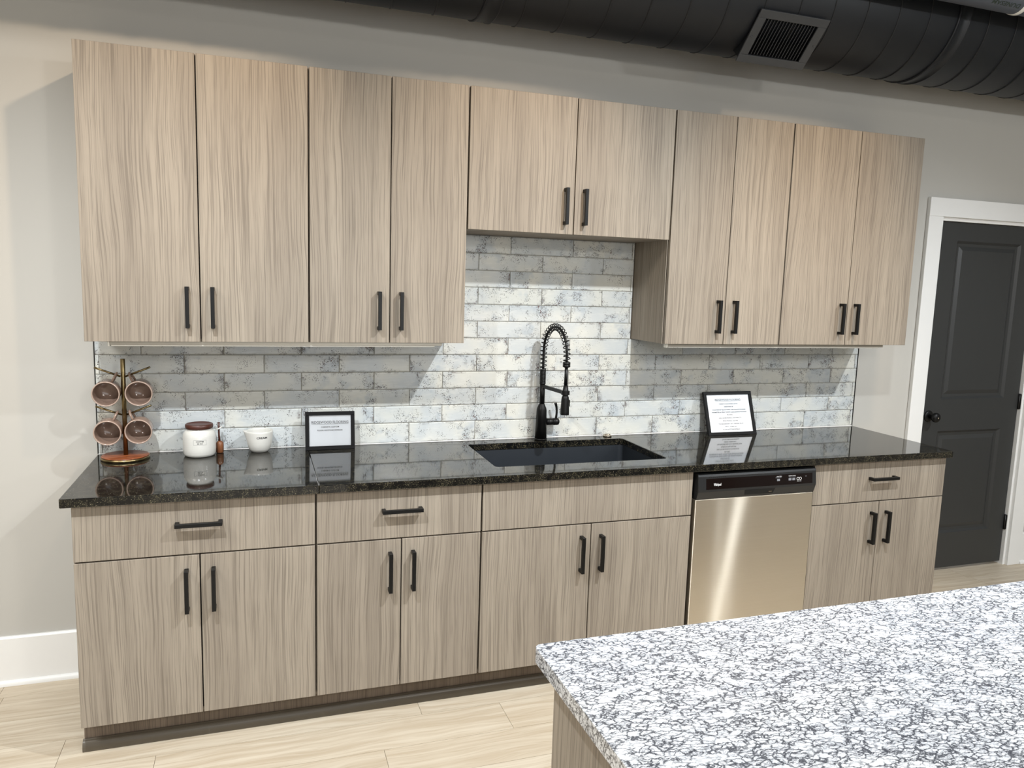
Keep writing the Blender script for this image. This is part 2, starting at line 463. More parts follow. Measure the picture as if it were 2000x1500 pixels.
# far floor beyond the laid planks
fr = MB().box(-3.6, 7.6, -7.6, edges0-17*PW, -0.0034, 0.0)
fo = build('far_planks', fr, plank_mat('oak_plank_far', False), floor)

DX0, DX1, DZ = 4.160, 4.945, 2.062
wb = MB().box(-3.6, DX0, 0, 0.12, 0, 3.5).box(DX1, 7.6, 0, 0.12, 0, 3.5).box(DX0, DX1, 0, 0.12, DZ, 3.5)
struct(build('wall_back', wb, 'wall'))
struct(build('wall_left', MB().box(-3.7, -3.6, -7.6, 0.12, 0, 3.5), 'wall'))
struct(build('wall_right', MB().box(7.6, 7.7, -7.6, 0.12, 0, 3.5), 'wall'))
struct(build('wall_front', MB().box(-3.7, 7.7, -7.7, -7.6, 0, 3.5), 'wall'))
struct(build('ceiling', MB().box(-3.7, 7.7, -7.7, 0.12, 3.5, 3.6), 'ceil'))
wn = struct(build('added_window_1', MB().box(-.75, 3.95, -7.599, -7.56, .34, .40).box(-.75, 3.95, -7.599, -7.56, 2.50, 2.56).box(-.75, -.68, -7.599, -7.56, .40, 2.50).box(3.88, 3.95, -7.599, -7.56, .40, 2.50).box(1.57, 1.63, -7.599, -7.56, .40, 2.50), 'doorpaint'))  # unseen window added to go with the front fill light
build('pane', MB().box(-.68, 1.57, -7.59, -7.585, .40, 2.50), 'paper', wn)
build('pane', MB().box(1.63, 3.88, -7.59, -7.585, .40, 2.50), 'paper', wn)
def baseboard(name, x0, x1):
    b = struct(build(name, MB().extrude_x([(0, 0), (0, .197), (-.008, .197), (-.014, .19), (-.014, 0)], x0, x1), 'white'))
    prof = [(-.014, 0), (-.014, .019)]+[(-.014-.014*math.sin(a*PI/12), .019*math.cos(a*PI/12)) for a in range(1, 7)]
    build('shoe_moulding', MB().extrude_x(prof, x0, x1), 'white', b)
baseboard('baseboard_left', -3.6, -0.001)
baseboard('baseboard_right', 5.052, 7.6)

# door casing and jamb
tr = struct(build('trim_1', MB().box(DX0-.006, DX0+.012, -.001, .118, 0, DZ).box(DX1-.012, DX1+.006, -.001, .118, 0, DZ)
                  .box(DX0-.006, DX1+.006, -.001, .118, DZ-.012, DZ+.006), 'white'))
CW = 0.102
build('side_casing', MB().box(DX0-CW-.004, DX0-.004, -.022, -.001, 0, DZ+.006), 'white', tr, .002)
build('side_casing', MB().box(DX1+.004, DX1+CW+.004, -.022, -.001, 0, DZ+.006), 'white', tr, .002)
build('head_casing', MB().box(DX0-CW-.004, DX1+CW+.004, -.023, -.001, DZ+.0062, DZ+.106), 'white', tr, .002)
build('door_stop', MB().box(DX0+.012, DX0+.024, .058, .09, 0, DZ-.012).box(DX1-.024, DX1-.012, .058, .09, 0, DZ-.012)
      .box(DX0+.012, DX1-.012, .058, .09, DZ-.024, DZ-.012), 'white', tr)
# door slab with two raised panels
def door():
    x0, x1, z0, z1, yf, yb = DX0+.014, DX1-.015, .018, DZ-.015, .018, .053
    panels = [(4.318, 4.806, 1.045, 1.945), (4.318, 4.806, .235, .855)]
    root = None
    mb = MB()
    outer = [(x0, z0), (x1, z0), (x1, z1), (x0, z1)]
    holes = [[(a, c), (b, c), (b, d), (a, d)] for a, b, c, d in panels]
    tmp = MB().slab(outer, holes, 0, yb-yf)
    mb.add([(x, yb-z, y) for x, y, z in tmp.v], [tuple(reversed(f)) if False else f for f in tmp.f])
    root = struct(build('door_1', mb, 'doorpaint', None, .0015))
    for a, b, c, d in panels:
        pm = MB()
        rings = [(0, .0), (.012, .012), (.028, .014), (.05, .006), (.05, .006)]
        v = []
        for ins, dep in rings:
            v += [(a+ins, yf+dep, c+ins), (b-ins, yf+dep, c+ins), (b-ins, yf+dep, d-ins), (a+ins, yf+dep, d-ins)]
        f = []
        for r in range(len(rings)-2):
            for i in range(4):
                j = (i+1) % 4; f.append((r*4+i, r*4+j, r*4+4+j, r*4+4+i))
        m = (len(rings)-2)*4; f.append((m, m+1, m+2, m+3))
        pm.add(v, f)
        pm.box(a, b, yb-.006, yb, c, d)
        build('door_panel', pm, 'doorpaint', root)
    kx, kz = DX0+.075, .948
    T = Matrix.Translation((kx, yf, kz)) @ Matrix.Rotation(PI/2, 4, 'X')
    k = build('door_knob', MB().lathe([(.012, .008), (.011, .03), (.02, .036), (.027, .045), (.028, .054), (.024, .064), (.014, .069), (.006, .07)], 28, T), 'black', root)
    build('rosette', MB().lathe([(.033, 0), (.033, .004), (.028, .009), (.014, .01)], 28, T), 'black', k)
    build('keyhole', MB().lathe([(.0045, .0702), (.0045, .0712)], 12, T), 'nickel', k)
    for hz in (.27, 1.02, 1.80):
        build('hinge', MB().box(DX1-.0148, DX1-.0122, .002, .017, hz-.045, hz+.045)
              .cyl((DX1-.0155, .012, hz-.047), (DX1-.0155, .012, hz+.047), .006, n=12), 'hinge', root)
door()

# ------------------------------------------------------------------ cabinets
YB, YU, DT = -0.632, -0.327, 0.019
ZUT, ZUB, ZUM = 2.389, 1.385, 1.840
ZDB, ZDR, ZBT = 0.122, 0.6925, 0.879
def pull(parent, cx, cz, yf, vertical=True, L=.148):
    w, st = .0132, .034
    mb = MB(); h = L/2
    if vertical:
        mb.box(cx-w/2, cx+w/2, yf-st, yf-st+w, cz-h, cz+h)
        mb.box(cx-w/2, cx+w/2, yf-st+w, yf+.0, cz-h, cz-h+w).box(cx-w/2, cx+w/2, yf-st+w, yf, cz+h-w, cz+h)
    else:
        mb.box(cx-h, cx+h, yf-st, yf-st+w, cz-w/2, cz+w/2)
        mb.box(cx-h, cx-h+w, yf-st+w, yf, cz-w/2, cz+w/2).box(cx+h-w, cx+h, yf-st+w, yf, cz-w/2, cz+w/2)
    return build('handle', mb, 'black', parent, .0006, 1)
def carcass(root, x0, x1, y0, y1, z0, z1, open_top=False):
    t = .018
    sp = [('side_panel', (x0, x0+t, y0, y1, z0, z1)), ('side_panel', (x1-t, x1, y0, y1, z0, z1)),
          ('bottom_panel', (x0+t, x1-t, y0, y1, z0, z0+t)), ('back_panel', (x0+t, x1-t, y1-.006, y1, z0+t, z1-t))]
    if open_top:
        sp += [('rail', (x0+t, x1-t, y0, y0+.05, z1-.018, z1))]
    else: sp += [('top_panel', (x0+t, x1-t, y0, y1, z1-t, z1))]
    for n, b in sp: build(n, MB().box(*b), 'wood', root)
G = 0.0026
def upper(x0, x1, z0, label, hz):
    root = thing('upper_cabinet', ((x0+x1)/2, -.16, z0), label, 'cabinet', 'upper cabinets')
    yf = YU+DT+.004
    carcass(root, x0+.0008, x1-.0008, yf, -.002, z0, ZUT)
    m = (x0+x1)/2
    for a, b in ((x0+.004, x0+.02), (m-.02, m+.02), (x1-.02, x1-.004)):
        build('gap_shade_strip', MB().box(a, b, yf-.0012, yf, z0+.01, ZUT-.003), 'carcass', root)  # dark strip that paints the shade seen between doors
    for a, b, hx in ((x0+G+.001, m-G*.8, m-.0425), (m+G*.8, x1-G-.001, m+.0425)):
        d = build('door', MB().box(a, b, YU, YU+DT, z0, ZUT-.001), 'wood', root, .0012)
        pull(d, hx, hz, YU)
XS = [i*.0254 for i in (0, 30, 54, 90, 114, 144)]
upper(XS[0], XS[1], ZUB, 'leftmost tall taupe wood-grain wall cabinet, above the mug tree', 1.510)
upper(XS[1], XS[2], ZUB, 'tall narrow taupe wall cabinet just left of the raised cabinet over the sink', 1.510)
upper(XS[2], XS[3], ZUM, 'short raised taupe wall cabinet above the sink and black faucet', 1.952)
upper(XS[3], XS[4], ZUB, 'tall narrow taupe wall cabinet just right of the raised cabinet over the sink', 1.510)
upper(XS[4], XS[5], ZUB, 'tall taupe wall cabinet at the right end, nearest the charcoal door', 1.510)

def base(x0, x1, label, drawer_pull=True, sink=False):
    root = thing('base_cabinet', ((x0+x1)/2, -.3, .115), label, 'cabinet', 'base cabinets')
    yf = YB+DT+.004
    carcass(root, x0+.0008, x1-.0008, yf, -.012, .117, .883, sink)
    m = (x0+x1)/2
    for b in ((x0+.004, x0+.02, .13, .88), (x1-.02, x1-.004, .13, .88), (m-.02, m+.02, .13, .669), (x0+.021, x1-.021, .67, .715)):
        build('gap_shade_strip', MB().box(b[0], b[1], yf-.0012, yf, b[2], b[3]), 'carcass', root)  # painted shade behind the base door and drawer seams
    nm = 'drawer_front' if drawer_pull else 'false_front'
    d = build(nm, MB().box(x0+G+.001, x1-G-.001, YB, YB+DT, ZDR+G, ZBT), 'wood', root, .0012)
    if drawer_pull: pull(d, m, .802, YB, False)
    for a, b, hx in ((x0+G+.001, m-G*.8, m-.0425), (m+G*.8, x1-G-.001, m+.0425)):
        d = build('door', MB().box(a, b, YB, YB+DT, ZDB, ZDR-G), 'wood', root, .0012)
        pull(d, hx, .571, YB)
base(XS[0], XS[1], 'wide taupe base cabinet with one drawer, left end below the mug tree')
base(XS[1], XS[2], 'narrow taupe base cabinet with one drawer, between left end cabinet and sink cabinet')
base(XS[2], XS[3], 'wide taupe sink base cabinet whose top front has no pull', False, True)
base(XS[4], XS[5], 'taupe base cabinet with one drawer right of the dishwasher')

# toe kick and its rubber cove base
tk = build('toe_kick', MB().box(-.004, 3.658, -.552, -.540, 0, .1165), 'toe')
tag(tk, 'shade-darkened brown toe kick board along the floor under the base cabinets', 'toe kick')
prof = [(-.553, .0), (-.553, .040), (-.556, .040)]+[(-.556-.017*math.sin(a*PI/14), .012+.026*math.cos(a*PI/14)) for a in range(1, 8)]+[(-.573, .004), (-.571, .0)]
build('cove_base', MB().extrude_x(prof, -.008, 3.66), 'rubber', tk)

# LED bars under the wall cabinets
def led(x0, x1, label):
    r = thing('led_bar', ((x0+x1)/2, -.292, 1.3655), label, 'light bar', 'under-cabinet light bars')
    build('channel', MB().box(x0, x1, -.304, -.280, 1.3715, 1.3845), 'alu', r, .0008)
    build('diffuser', MB().box(x0+.004, x1-.03, -.3035, -.281, 1.3665, 1.3713), 'diff', r, .0012)
    build('end_cap', MB().box(x0-.006, x0-.0002, -.306, -.279, 1.3665, 1.3840), 'diff', r, .001)
led(.079, 1.283, 'slim aluminium light bar under the left wall cabinets')
led(2.318, 3.538, 'slim aluminium light bar under the right wall cabinets')

# ------------------------------------------------------------------ countertop, sink
ct = thing('countertop', (1.82, -.33, .884), 'polished black granite countertop running along the base cabinets', 'countertop')
SX = .772
def lshape(x0, x1): return [(x0, -.658), (x1, -.658), (x1, -.011), (x0, -.011)]
CX0, CX1 = -.025, 3.668
o1 = [(CX0+.004, -.658), (SX-.0004, -.658), (SX-.0004, -.011), (CX0, -.011), (CX0, -.654)]
build('left_slab', MB().slab(o1, [], .8842, Z_C), 'granite', ct, .0022)
hole = rrect(1.457, 2.222, -.523, -.097, .018)
o2 = [(SX+.0004, -.658), (CX1-.004, -.658), (CX1, -.654), (CX1, -.011), (SX+.0004, -.011)]
build('right_slab', MB().slab(o2, [list(hole)], .8842, Z_C), 'granite', ct, .0022)
sk = thing('sink', (1.84, -.31, .66), 'black undermount single-bowl sink set into the dark granite', 'sink')
def bowl2():
    # inset of each ring from the bowl's nominal mouth, height, corner radius
    rings = [(-.012, .8835, .030), (.0, .8835, .022), (.003, .71, .03), (.012, .684, .04), (.035, .674, .05), (.12, .669, .06)]
    L = [[(x, y, z) for x, y in rrect(1.454+i, 2.225-i, -.526+i, -.094-i, r, 6)] for i, z, r in rings]
    m = len(L[0]); v = [p for l in L for p in l]; f = []
    for j in range(len(L)-1):
        for i in range(m):
            k = (i+1) % m; f.append((j*m+i, j*m+k, (j+1)*m+k, (j+1)*m+i))
    f.append(tuple((len(L)-1)*m+i for i in range(m)))
    o = build('bowl', MB().add(v, f, True), 'sink', sk)
    s = o.modifiers.new('thickness', 'SOLIDIFY'); s.thickness = .008; s.offset = -1
    for p in o.data.polygons: p.use_smooth = False
bowl2()
build('drain', MB().lathe([(.044, .0), (.044, .003), (.036, .004), (.03, .001), (.006, .0015)], 28, Matrix.Translation((1.84, -.30, .6695))), 'nickel', sk)

# air switch button on the counter
asw = thing('air_switch', (2.170, -.042, Z_C), 'small round nickel button on the counter behind the sink', 'button')
build('flange', MB().lathe([(.021, 0), (.021, .005), (.019, .008)], 28, Matrix.Translation((2.170, -.042, Z_C+.0003))), 'nickel', asw)
build('button', MB().lathe([(.014, .0081), (.014, .011), (.012, .0125)], 24, Matrix.Translation((2.170, -.042, Z_C+.0003))), 'nickel', asw)

# ------------------------------------------------------------------ faucet
def faucet():
    fx, fy = 1.820, -.058
    r = thing('faucet', (fx, fy, Z_C), 'matte black spring-neck pull-down faucet behind the sink', 'faucet')
    T = Matrix.Translation((fx, fy, Z_C+.0003))
    build('base_flange', MB().lathe([(.0295, 0), (.0295, .008), (.0275, .0085)], 32, T), 'black', r)
    build('body', MB().lathe([(.0275, .0086), (.0235, .140), (.0215, .150), (.0145, .165), (.0135, .168), (.0128, .170)], 32, T), 'black', r)
    build('riser', MB().lathe([(.0125, .1702), (.0125, .262)], 24, T), 'black', r)
    sl = []
    for i in range(11):
        z = .2622+i*.0062; sl += [(.0142, z), (.0142, z+.0042), (.0130, z+.0050), (.0130, z+.0058)]
    build('threaded_sleeve', MB().lathe(sl, 24, T), 'black', r)
    ex, ey, ze = 1.842, -.280, 1.300
    z0 = Z_C+.332; zs = 1.322; zt = 1.446
    path = []
    for i in range(8): path.append(Vector((fx, fy, z0+(zs-z0)*i/8)))
    for i in range(41):
        a = PI*i/40; t = (1-math.cos(a))/2
        path.append(Vector((fx+(ex-fx)*t, fy+(ey-fy)*t, zs+(zt-zs)*math.sin(a)**.92 if 0 < i < 40 else zs)))
    for i in range(1, 4): path.append(Vector((ex, ey, zs+(ze-zs)*i/3)))
    build('hose', MB().tube(path, .0058, 10), 'black', r)
    # spring wound round the hose
    cum = [0]
    for a, b in zip(path, path[1:]): cum.append(cum[-1]+(b-a).length)
    Ln = cum[-1]; turns = 25; pts = []; N = turns*14; j = 0
    side = Vector((ey-fy, -(ex-fx), 0)); side = Vector((-(ey-fy), (ex-fx), 0)).normalized()
    side = Vector((1, (ex-fx)/abs(ey-fy), 0)).normalized()
    for i in range(N+1):
        s = Ln*i/N
        while j < len(cum)-2 and cum[j+1] < s: j += 1
        q = (s-cum[j])/(cum[j+1]-cum[j]); p = path[j].lerp(path[j+1], q)
        tg = (path[min(j+2, len(path)-1)]-path[max(j-1, 0)]).normalized()
        nb = tg.cross(side).normalized(); a = 2*PI*turns*i/N
        pts.append(p+side*math.cos(a)*.0145+nb*math.sin(a)*.0145)
    build('spring', MB().tube(pts, .0022, 6), 'black', r)
    E = Matrix.Translation((ex, ey, 0))
    build('collar', MB().lathe([(.0125, 1.278), (.0165, 1.280), (.0165, 1.288), (.015, 1.289), (.0165, 1.290), (.0165, 1.300), (.0125, 1.302)], 24, E), 'black', r)
    build('straight_hose', MB().lathe([(.0078, 1.200), (.0072, 1.2778)], 20, E), 'black', r)
    hd = build('spray_head', MB().lathe([(.0185, 1.070), (.0195, 1.073), (.0195, 1.085), (.0165, 1.140), (.0155, 1.148), (.0125, 1.153), (.0125, 1.156), (.0135, 1.158), (.0135, 1.176), (.0125, 1.178), (.0095, 1.199)], 28, E), 'black', r)
    build('spray_button', MB().box(ex+.0168, ex+.0215, ey-.006, ey+.006, 1.106, 1.136), 'black', hd, .002)
    build('docking_ring', MB().lathe([(.0137, 1.1585), (.0185, 1.1585), (.0185, 1.1755), (.0137, 1.1755)], 28, E, False, False, False), 'black', r)
    d = (Vector((ex, ey, 0))-Vector((fx, fy, 0))); Ld = d.length; d.normalize()
    ang = math.atan2(d.y, d.x)
    A = Matrix.Translation((fx, fy, 1.166)) @ Matrix.Rotation(ang, 4, 'Z')
    build('docking_arm', MB().box(.0122, Ld-.0180, -.0055, .0055, -.008, .008, A), 'black', r, .0015)
    # side lever
    H = Matrix.Translation((fx, fy, .998)) @ Matrix.Rotation(PI/2, 4, 'Y')
    lv = build('lever_hub', MB().lathe([(.0155, .024), (.0155, .058), (.0145, .0588), (.0165, .0596), (.0165, .078), (.0155, .084), (.010, .088)], 28, H), 'black', r)
    lp = []
    for i in range(13):
        t = i/12
        lp.append((fx+.072+.010*math.sin(t*PI*.75)-.012*t, fy-.002*t, .998+.010+.078*t))
    lp2 = [.0075-.0018*math.sin(i/12*PI)+.0006*i/12 for i in range(13)]
    build('lever', MB().tube(lp, lp2, 10, flat=.8), 'black', lv)
faucet()

# ------------------------------------------------------------------ backsplash
bs = build('tile_backsplash', MB().box(-.0235, 3.664, -.0060, -.0003, .9145, 1.3835).box(XS[2]+.002, XS[3]-.002, -.0060, -.0003, 1.3837, 1.8385), 'grout')
tag(bs, 'distressed white subway tile backsplash between counter and wall cabinets', 'backsplash')
RP = .0757; zr = [.9160]+[1.0040+RP*i for i in range(12)]
zr[-1] = 1.8385
A0, B0, TP = .2960, .1400, .3046
cache = {}
random.seed(3)
for k in range(12):
    z0, z1 = zr[k], zr[k+1]
    if k == 11: z1 = 1.8385
    xa, xb = (-.0235, 3.664) if z0 < 1.30 else (XS[2]+.002, XS[3]-.002)
    if k == 5: xa, xb = -.0235, 3.664
    ph = A0 if k % 2 == 0 else B0
    x = ph-2*TP
    while x < xb:
        t0, t1 = max(x, xa), min(x+TP, xb)
        if t1-t0 > .008:
            zz1 = z1
            if k == 5: zz1 = min(z1, 1.3835)
            w, h = t1-t0-.0026, zz1-z0-.0026
            key = (round(w, 3), round(h, 3))
            if key in cache:
                o = bpy.data.objects.new('tile', cache[key]); COL.objects.link(o); o.parent = bs
            else:
                w, h = key
                b = .0022; y0, y1 = -.0048, .0
                # pillowed face: back rect, rim, inset face
                v = []
                for ins, y in ((0, .0022), (0, -.0016), (b*.6, -.0026), (b*2, -.0030)):
                    v += [(-w/2+ins, y, -h/2+ins), (w/2-ins, y, -h/2+ins), (w/2-ins, y, h/2-ins), (-w/2+ins, y, h/2-ins)]
                f = []
                for r_ in range(3):
                    for i in range(4):
                        j = (i+1) % 4; f.append((r_*4+i, r_*4+j, r_*4+4+j, r_*4+4+i))
                f.append((12, 13, 14, 15))
                me = bpy.data.meshes.new('tile'); me.from_pydata(v, [], f); me.update(); me.materials.append(M['tile'])
                cache[key] = me
                o = bpy.data.objects.new('tile', me); COL.objects.link(o); o.parent = bs
            o.location = Vector(((t0+t1)/2, -.0072+random.uniform(-.0005, .0003), (z0+zz1)/2))-bs.location
            o.rotation_euler = (random.uniform(-.004, .004), 0, random.uniform(-.002, .002))
        x += TP
build('caulk_bead', MB().extrude_x([(-.0080, .9142), (-.0120, .9142), (-.0098, .9166), (-.0080, .9166)], -.0235, 3.664), 'white', bs)
for ex_ in (-.0262, 3.6645):
    build('edge_trim', MB().box(ex_, ex_+.0022, -.0122, -.0003, .9145, 1.3835), 'black', bs)

# ------------------------------------------------------------------ dishwasher
def dishwasher():
    x0, x1 = XS[3]+.0095, XS[4]-.004
    r = thing('dishwasher', ((x0+x1)/2, -.3, .0), 'stainless steel dishwasher with black control panel under the granite', 'dishwasher')
    build('tub', MB().box(x0-.004, x1-.001, -.600, -.06, .118, .862), 'blackgap', r)
    build('steel_panel', MB().box(x0, x1, -.640, -.6005, .13, .7605), 'steel', r, .003)
    cp = build('control_panel', MB().extrude_x([(-.6005, .872), (-.640, .872), (-.646, .868), (-.650, .860), (-.656, .805), (-.655, .795), (-.643, .762), (-.6005, .762)], x0+.001, x1-.001), 'dwblack', r, .0015)
    # sloped glossy strip follows the panel's face from (y -.650, z .86) to (-.656, .805)
    def face(z, off): return -.650-.006*(.860-z)/.055-off
    sx0, sx1, sz0, sz1 = x0+.038, x1-.022, .806, .851
    st = MB().add([(sx0, face(sz0, .0006), sz0), (sx1, face(sz0, .0006), sz0), (sx1, face(sz1, .0006), sz1), (sx0, face(sz1, .0006), sz1),
                   (sx0, face(sz0, -.001), sz0), (sx1, face(sz0, -.001), sz0), (sx1, face(sz1, -.001), sz1), (sx0, face(sz1, -.001), sz1)],
                  [(0, 1, 2, 3), (4, 7, 6, 5), (0, 4, 5, 1), (1, 5, 6, 2), (2, 6, 7, 3), (3, 7, 4, 0)])
    s = build('display_strip', st, 'dwstrip', cp)
    def put(v, f, x, z, mat, name):
        build(name, MB().add([(x+a, face(z+c, .0010), z+c) for a, b, c in v], f), mat, s)
    v, f = text_geo('Whirlpool', .0155, .036, .0003); put(v, f, x0+.092, .8205, 'logo', 'logo_print')
    bx = lambda w, h: ([(-w/2, 0, 0), (w/2, 0, 0), (w/2, 0, h), (-w/2, 0, h)], [(0, 1, 2, 3)])
    X = lambda q: x0+(x1-x0)*q
    for q, z, w, h, m in ((.665, .8235, .015, .010, 'inkgrey'), (.765, .8235, .015, .010, 'inkgrey'), (.798, .8235, .015, .010, 'inkgrey'),
                          (.665, .8375, .030, .0012, 'inkgrey'), (.785, .8375, .036, .0010, 'inkgrey'), (.905, .8375, .008, .0014, 'inkgrey')):
        v, f = bx(w, h); put(v, f, X(q), z, m, 'button_print')
    for q, tx in ((.672, 'HEATED'), (.768, 'NORM'), (.800, 'WASH')):
        v, f = text_geo(tx, .006, .026 if q < .7 else .017); put(v, f, X(q), .8410, 'logo', 'button_print')
    for q in (.834, .856):
        ring = [(.0065*math.cos(a*PI/8), 0, .0065*math.sin(a*PI/8)) for a in range(16)]+[(.0048*math.cos(a*PI/8), 0, .0048*math.sin(a*PI/8)) for a in range(16)]
        put(ring, [(i, (i+1) % 16, 16+(i+1) % 16, 16+i) for i in range(16)], X(q), .8295, 'logo', 'button_print')
        v, f = text_geo('XX', .006, .010); put(v, f, X(q), .8165, 'logo', 'button_print')
    # vent slots
    for i in range(9):
        xx = X(.085)+i*.0095
        build('vent_slot', MB().box(xx, xx+.006, face(.856, .0008), face(.856, -.002), .8545, .8580), 'blackgap', cp)
    # pocket handle
    hx0, hx1 = X(.385), X(.64)
    def lf(z, off): return -.655+.012*(.795-z)/.033-off
    hp = MB().add([(hx0+.004, lf(.771, .0008), .771), (hx1-.004, lf(.771, .0008), .771), (hx1, lf(.794, .0012), .7945), (hx0, lf(.794, .0012), .7945)], [(0, 1, 2, 3)])
    p = build('pocket_handle', hp, 'blackgap', cp)
    build('latch_glint', MB().box(hx1-.03, hx1-.014, lf(.781, .0025), lf(.781, .0010), .779, .7815), 'nickel', p)
dishwasher()

# ------------------------------------------------------------------ things on the counter
def mug_tree():
    px, py = .088, -.104
    r = thing('mug_tree', (px, py, Z_C), 'brass mug tree on a round wooden base at the left end of the counter', 'mug tree')
    T = Matrix.Translation((px-.002, py, Z_C+.0003))
    b = build('base', MB().lathe([(.083, .0105), (.084, .013), (.082, .0145)], 48, T), 'acacia', r)
    build('base_ring', MB().lathe([(.084, 0), (.0865, .001), (.0865, .010), (.084, .0104)], 48, T), 'brass', b)
    build('pole', MB().lathe([(.0085, .0147), (.0085, .386), (.0078, .387)], 20, Matrix.Translation((px, py, Z_C))), 'brass', r)
    for zj in (1.234, 1.086):
        for sd in (-1, 1):
            build('arm', MB().cyl((px+sd*.0086, py-.002, zj), (px+sd*.096, py-.012, zj+.036), .0038, n=12), 'brass', r)
    return r
mug_tree()
def mug(loc, hang, label):
    """open end towards the camera side; hang: tilt of the handle from straight up"""
    r = thing('mug', loc, label, 'mug', 'mugs on the mug tree')
    base_m = Matrix.Translation(loc) @ Matrix.Rotation(math.radians(5), 4, 'X') @ Matrix.Rotation(hang, 4, 'Y') @ Matrix.Rotation(PI/2, 4, 'X')
    # local +Z is the mug's mouth, facing -y
    build('cup', MB().lathe([(.030, -.042), (.036, -.040), (.043, -.030), (.0475, -.012), (.0485, .012), (.0478, .030), (.0482, .0395),
                             (.0440, .0395), (.0438, .030), (.0442, .012), (.0432, -.012), (.039, -.027), (.030, -.035), (.012, -.037)], 40, base_m), 'mug', r)
    build('rim', MB().lathe([(.0440, .0396), (.0482, .0396), (.0482, .0418), (.0468, .0432), (.0452, .0432), (.0440, .0418)], 40, base_m, False, False), 'mugrim', r)
    pts = []
    for i in range(17):
        a = PI*i/16
        pts.append(base_m @ Vector((0, .0465+.031*math.sin(a)**.8 if 0 < i < 16 else .0455, .024*math.cos(a)-.002)))
    build('handle', MB().tube(pts, .0062, 8, flat=.75), 'mug', r)
# hang angle: rotate the handle (local up) towards the pole
mug((.0330, -.108, 1.176), math.radians(26), 'taupe mug on the upper left arm of the mug tree')
mug((.1455, -.108, 1.176), math.radians(-26), 'taupe mug on the upper right arm of the mug tree')
mug((.0335, -.108, 1.027), math.radians(24), 'taupe mug on the lower left arm of the mug tree')
mug((.1400, -.108, 1.029), math.radians(-24), 'taupe mug on the lower right arm of the mug tree')

def wrap(v, cx, cy, rad, ang0, z):
    """lay flat lettering on an upright cylinder; rad may be a function of height"""
    out = []
    for a, b, c in v:
        R = rad(z+c) if callable(rad) else rad
        t = ang0+a/R
        out.append((cx+R*math.sin(t), cy-R*math.cos(t), z+c))
    return out
def jar():
    cx, cy = .352, -.098
    r = thing('coffee_jar', (cx, cy, Z_C), 'white ceramic coffee jar with dark wooden lid beside the mug tree', 'jar')
    T = Matrix.Translation((cx, cy, Z_C+.0003))
    build('body', MB().lathe([(.050, 0), (.056, .003), (.0605, .012), (.0615, .03), (.0615, .078), (.059, .092), (.053, .101), (.047, .105), (.047, .109)], 48, T), 'ceramic', r)
    build('lid', MB().lathe([(.048, .1092), (.0515, .112), (.0525, .119), (.0515, .126), (.0485, .128), (.0455, .126), (.040, .124), (.006, .124)], 48, T), 'walnut', r)
    R = .0617; a0 = math.radians(5)
    lb = MB()
    def bar(x0, x1, z0, z1):
        n = 8; v = [(x0+(x1-x0)*i/n, 0, z) for z in (z0, z1) for i in range(n+1)]
        lb.add(wrap(v, cx, cy, R, a0, Z_C+.062), [(i, i+1, n+2+i, n+1+i) for i in range(n)])
    w, h = .024, .010
    bar(-w, w, -h, -h+.0008); bar(-w, w, h-.0008, h); bar(-w, -w+.0008, -h, h); bar(w-.0008, w, -h, h)
    build('label_border', lb, 'inkgrey', r)
    for tx, z, ww in (('COFFEE', .0638, .029), ('34 OZ', .0555, .021)):
        v, f = text_geo(tx, .0075, ww, .0002)
        build('label_print', MB().add(wrap(v, cx, cy, R, a0, Z_C+z), f), 'ink', r)
    lp = [(cx+.060+.011*(1-math.cos(a)), cy+.030-.011*math.sin(a)*1.1, Z_C+.096+.012*(1-math.cos(a))*.45) for a in [2*PI*i/20 for i in range(20)]]
    build('loop', MB().tube(lp, .0028, 8, True), 'ceramic', r)
    # scoop hanging in the loop
    sx, sy = cx+.072, cy+.030
    s = thing('wooden_scoop', (sx, sy, Z_C), 'small brown wooden coffee scoop standing beside the white jar', 'scoop')
    build('bowl', MB().lathe([(.011, .0005), (.0142, .003), (.0148, .034), (.0140, .042), (.009, .048), (.0046, .050)], 24, Matrix.Translation((sx+.002, sy, Z_C))), 'scoop', s)
    build('handle', MB().tube([(sx+.001, sy, Z_C+.0502), (sx-.0005, sy, Z_C+.07), (sx-.001, sy, Z_C+.10), (sx-.001, sy, Z_C+.126)], [.0044, .0038, .0038, .0042], 12), 'walnut', s)
jar()
def creamer():
    cx, cy = .579, -.072
    r = thing('cream_pitcher', (cx, cy, Z_C), 'small white ceramic pitcher lettered CREAM beside the coffee jar', 'pitcher')
    prof = [(.026, 0), (.033, .002), (.042, .014), (.0485, .034), (.0515, .058), (.0525, .080), (.0528, .0865), (.0512, .0885), (.0492, .087), (.0485, .080), (.0470, .058), (.043, .034), (.034, .014), (.022, .008), (.006, .0075)]
    n = 56; mb = MB().lathe(prof, n, None)
    v = []
    for x, y, z in mb.v:
        a = math.atan2(y, x); d = abs((a-math.radians(190)+PI) % (2*PI)-PI)   # spout to the left
        k = math.exp(-(d/.26)**2)*max(0, (z-.045)/.043)**1.6
        s = 1+.24*k
        v.append((x*s+cx, y*s+cy, z+Z_C+.0003+.003*k))
    mb.v = v
    build('body', mb, 'ceramic', r)
    def rad(z):
        h = z-Z_C-.0003
        for (r0, h0), (r1, h1) in zip(prof, prof[1:7]):
            if h0 <= h <= h1: return r0+(r1-r0)*(h-h0)/(h1-h0)+.0006
        return .0535
    v, f = text_geo('CREAM', .0105, .042, .0003)
    build('print', MB().add(wrap(v, cx, cy, rad, math.radians(10), Z_C+.062), f), 'ink', r)
creamer()

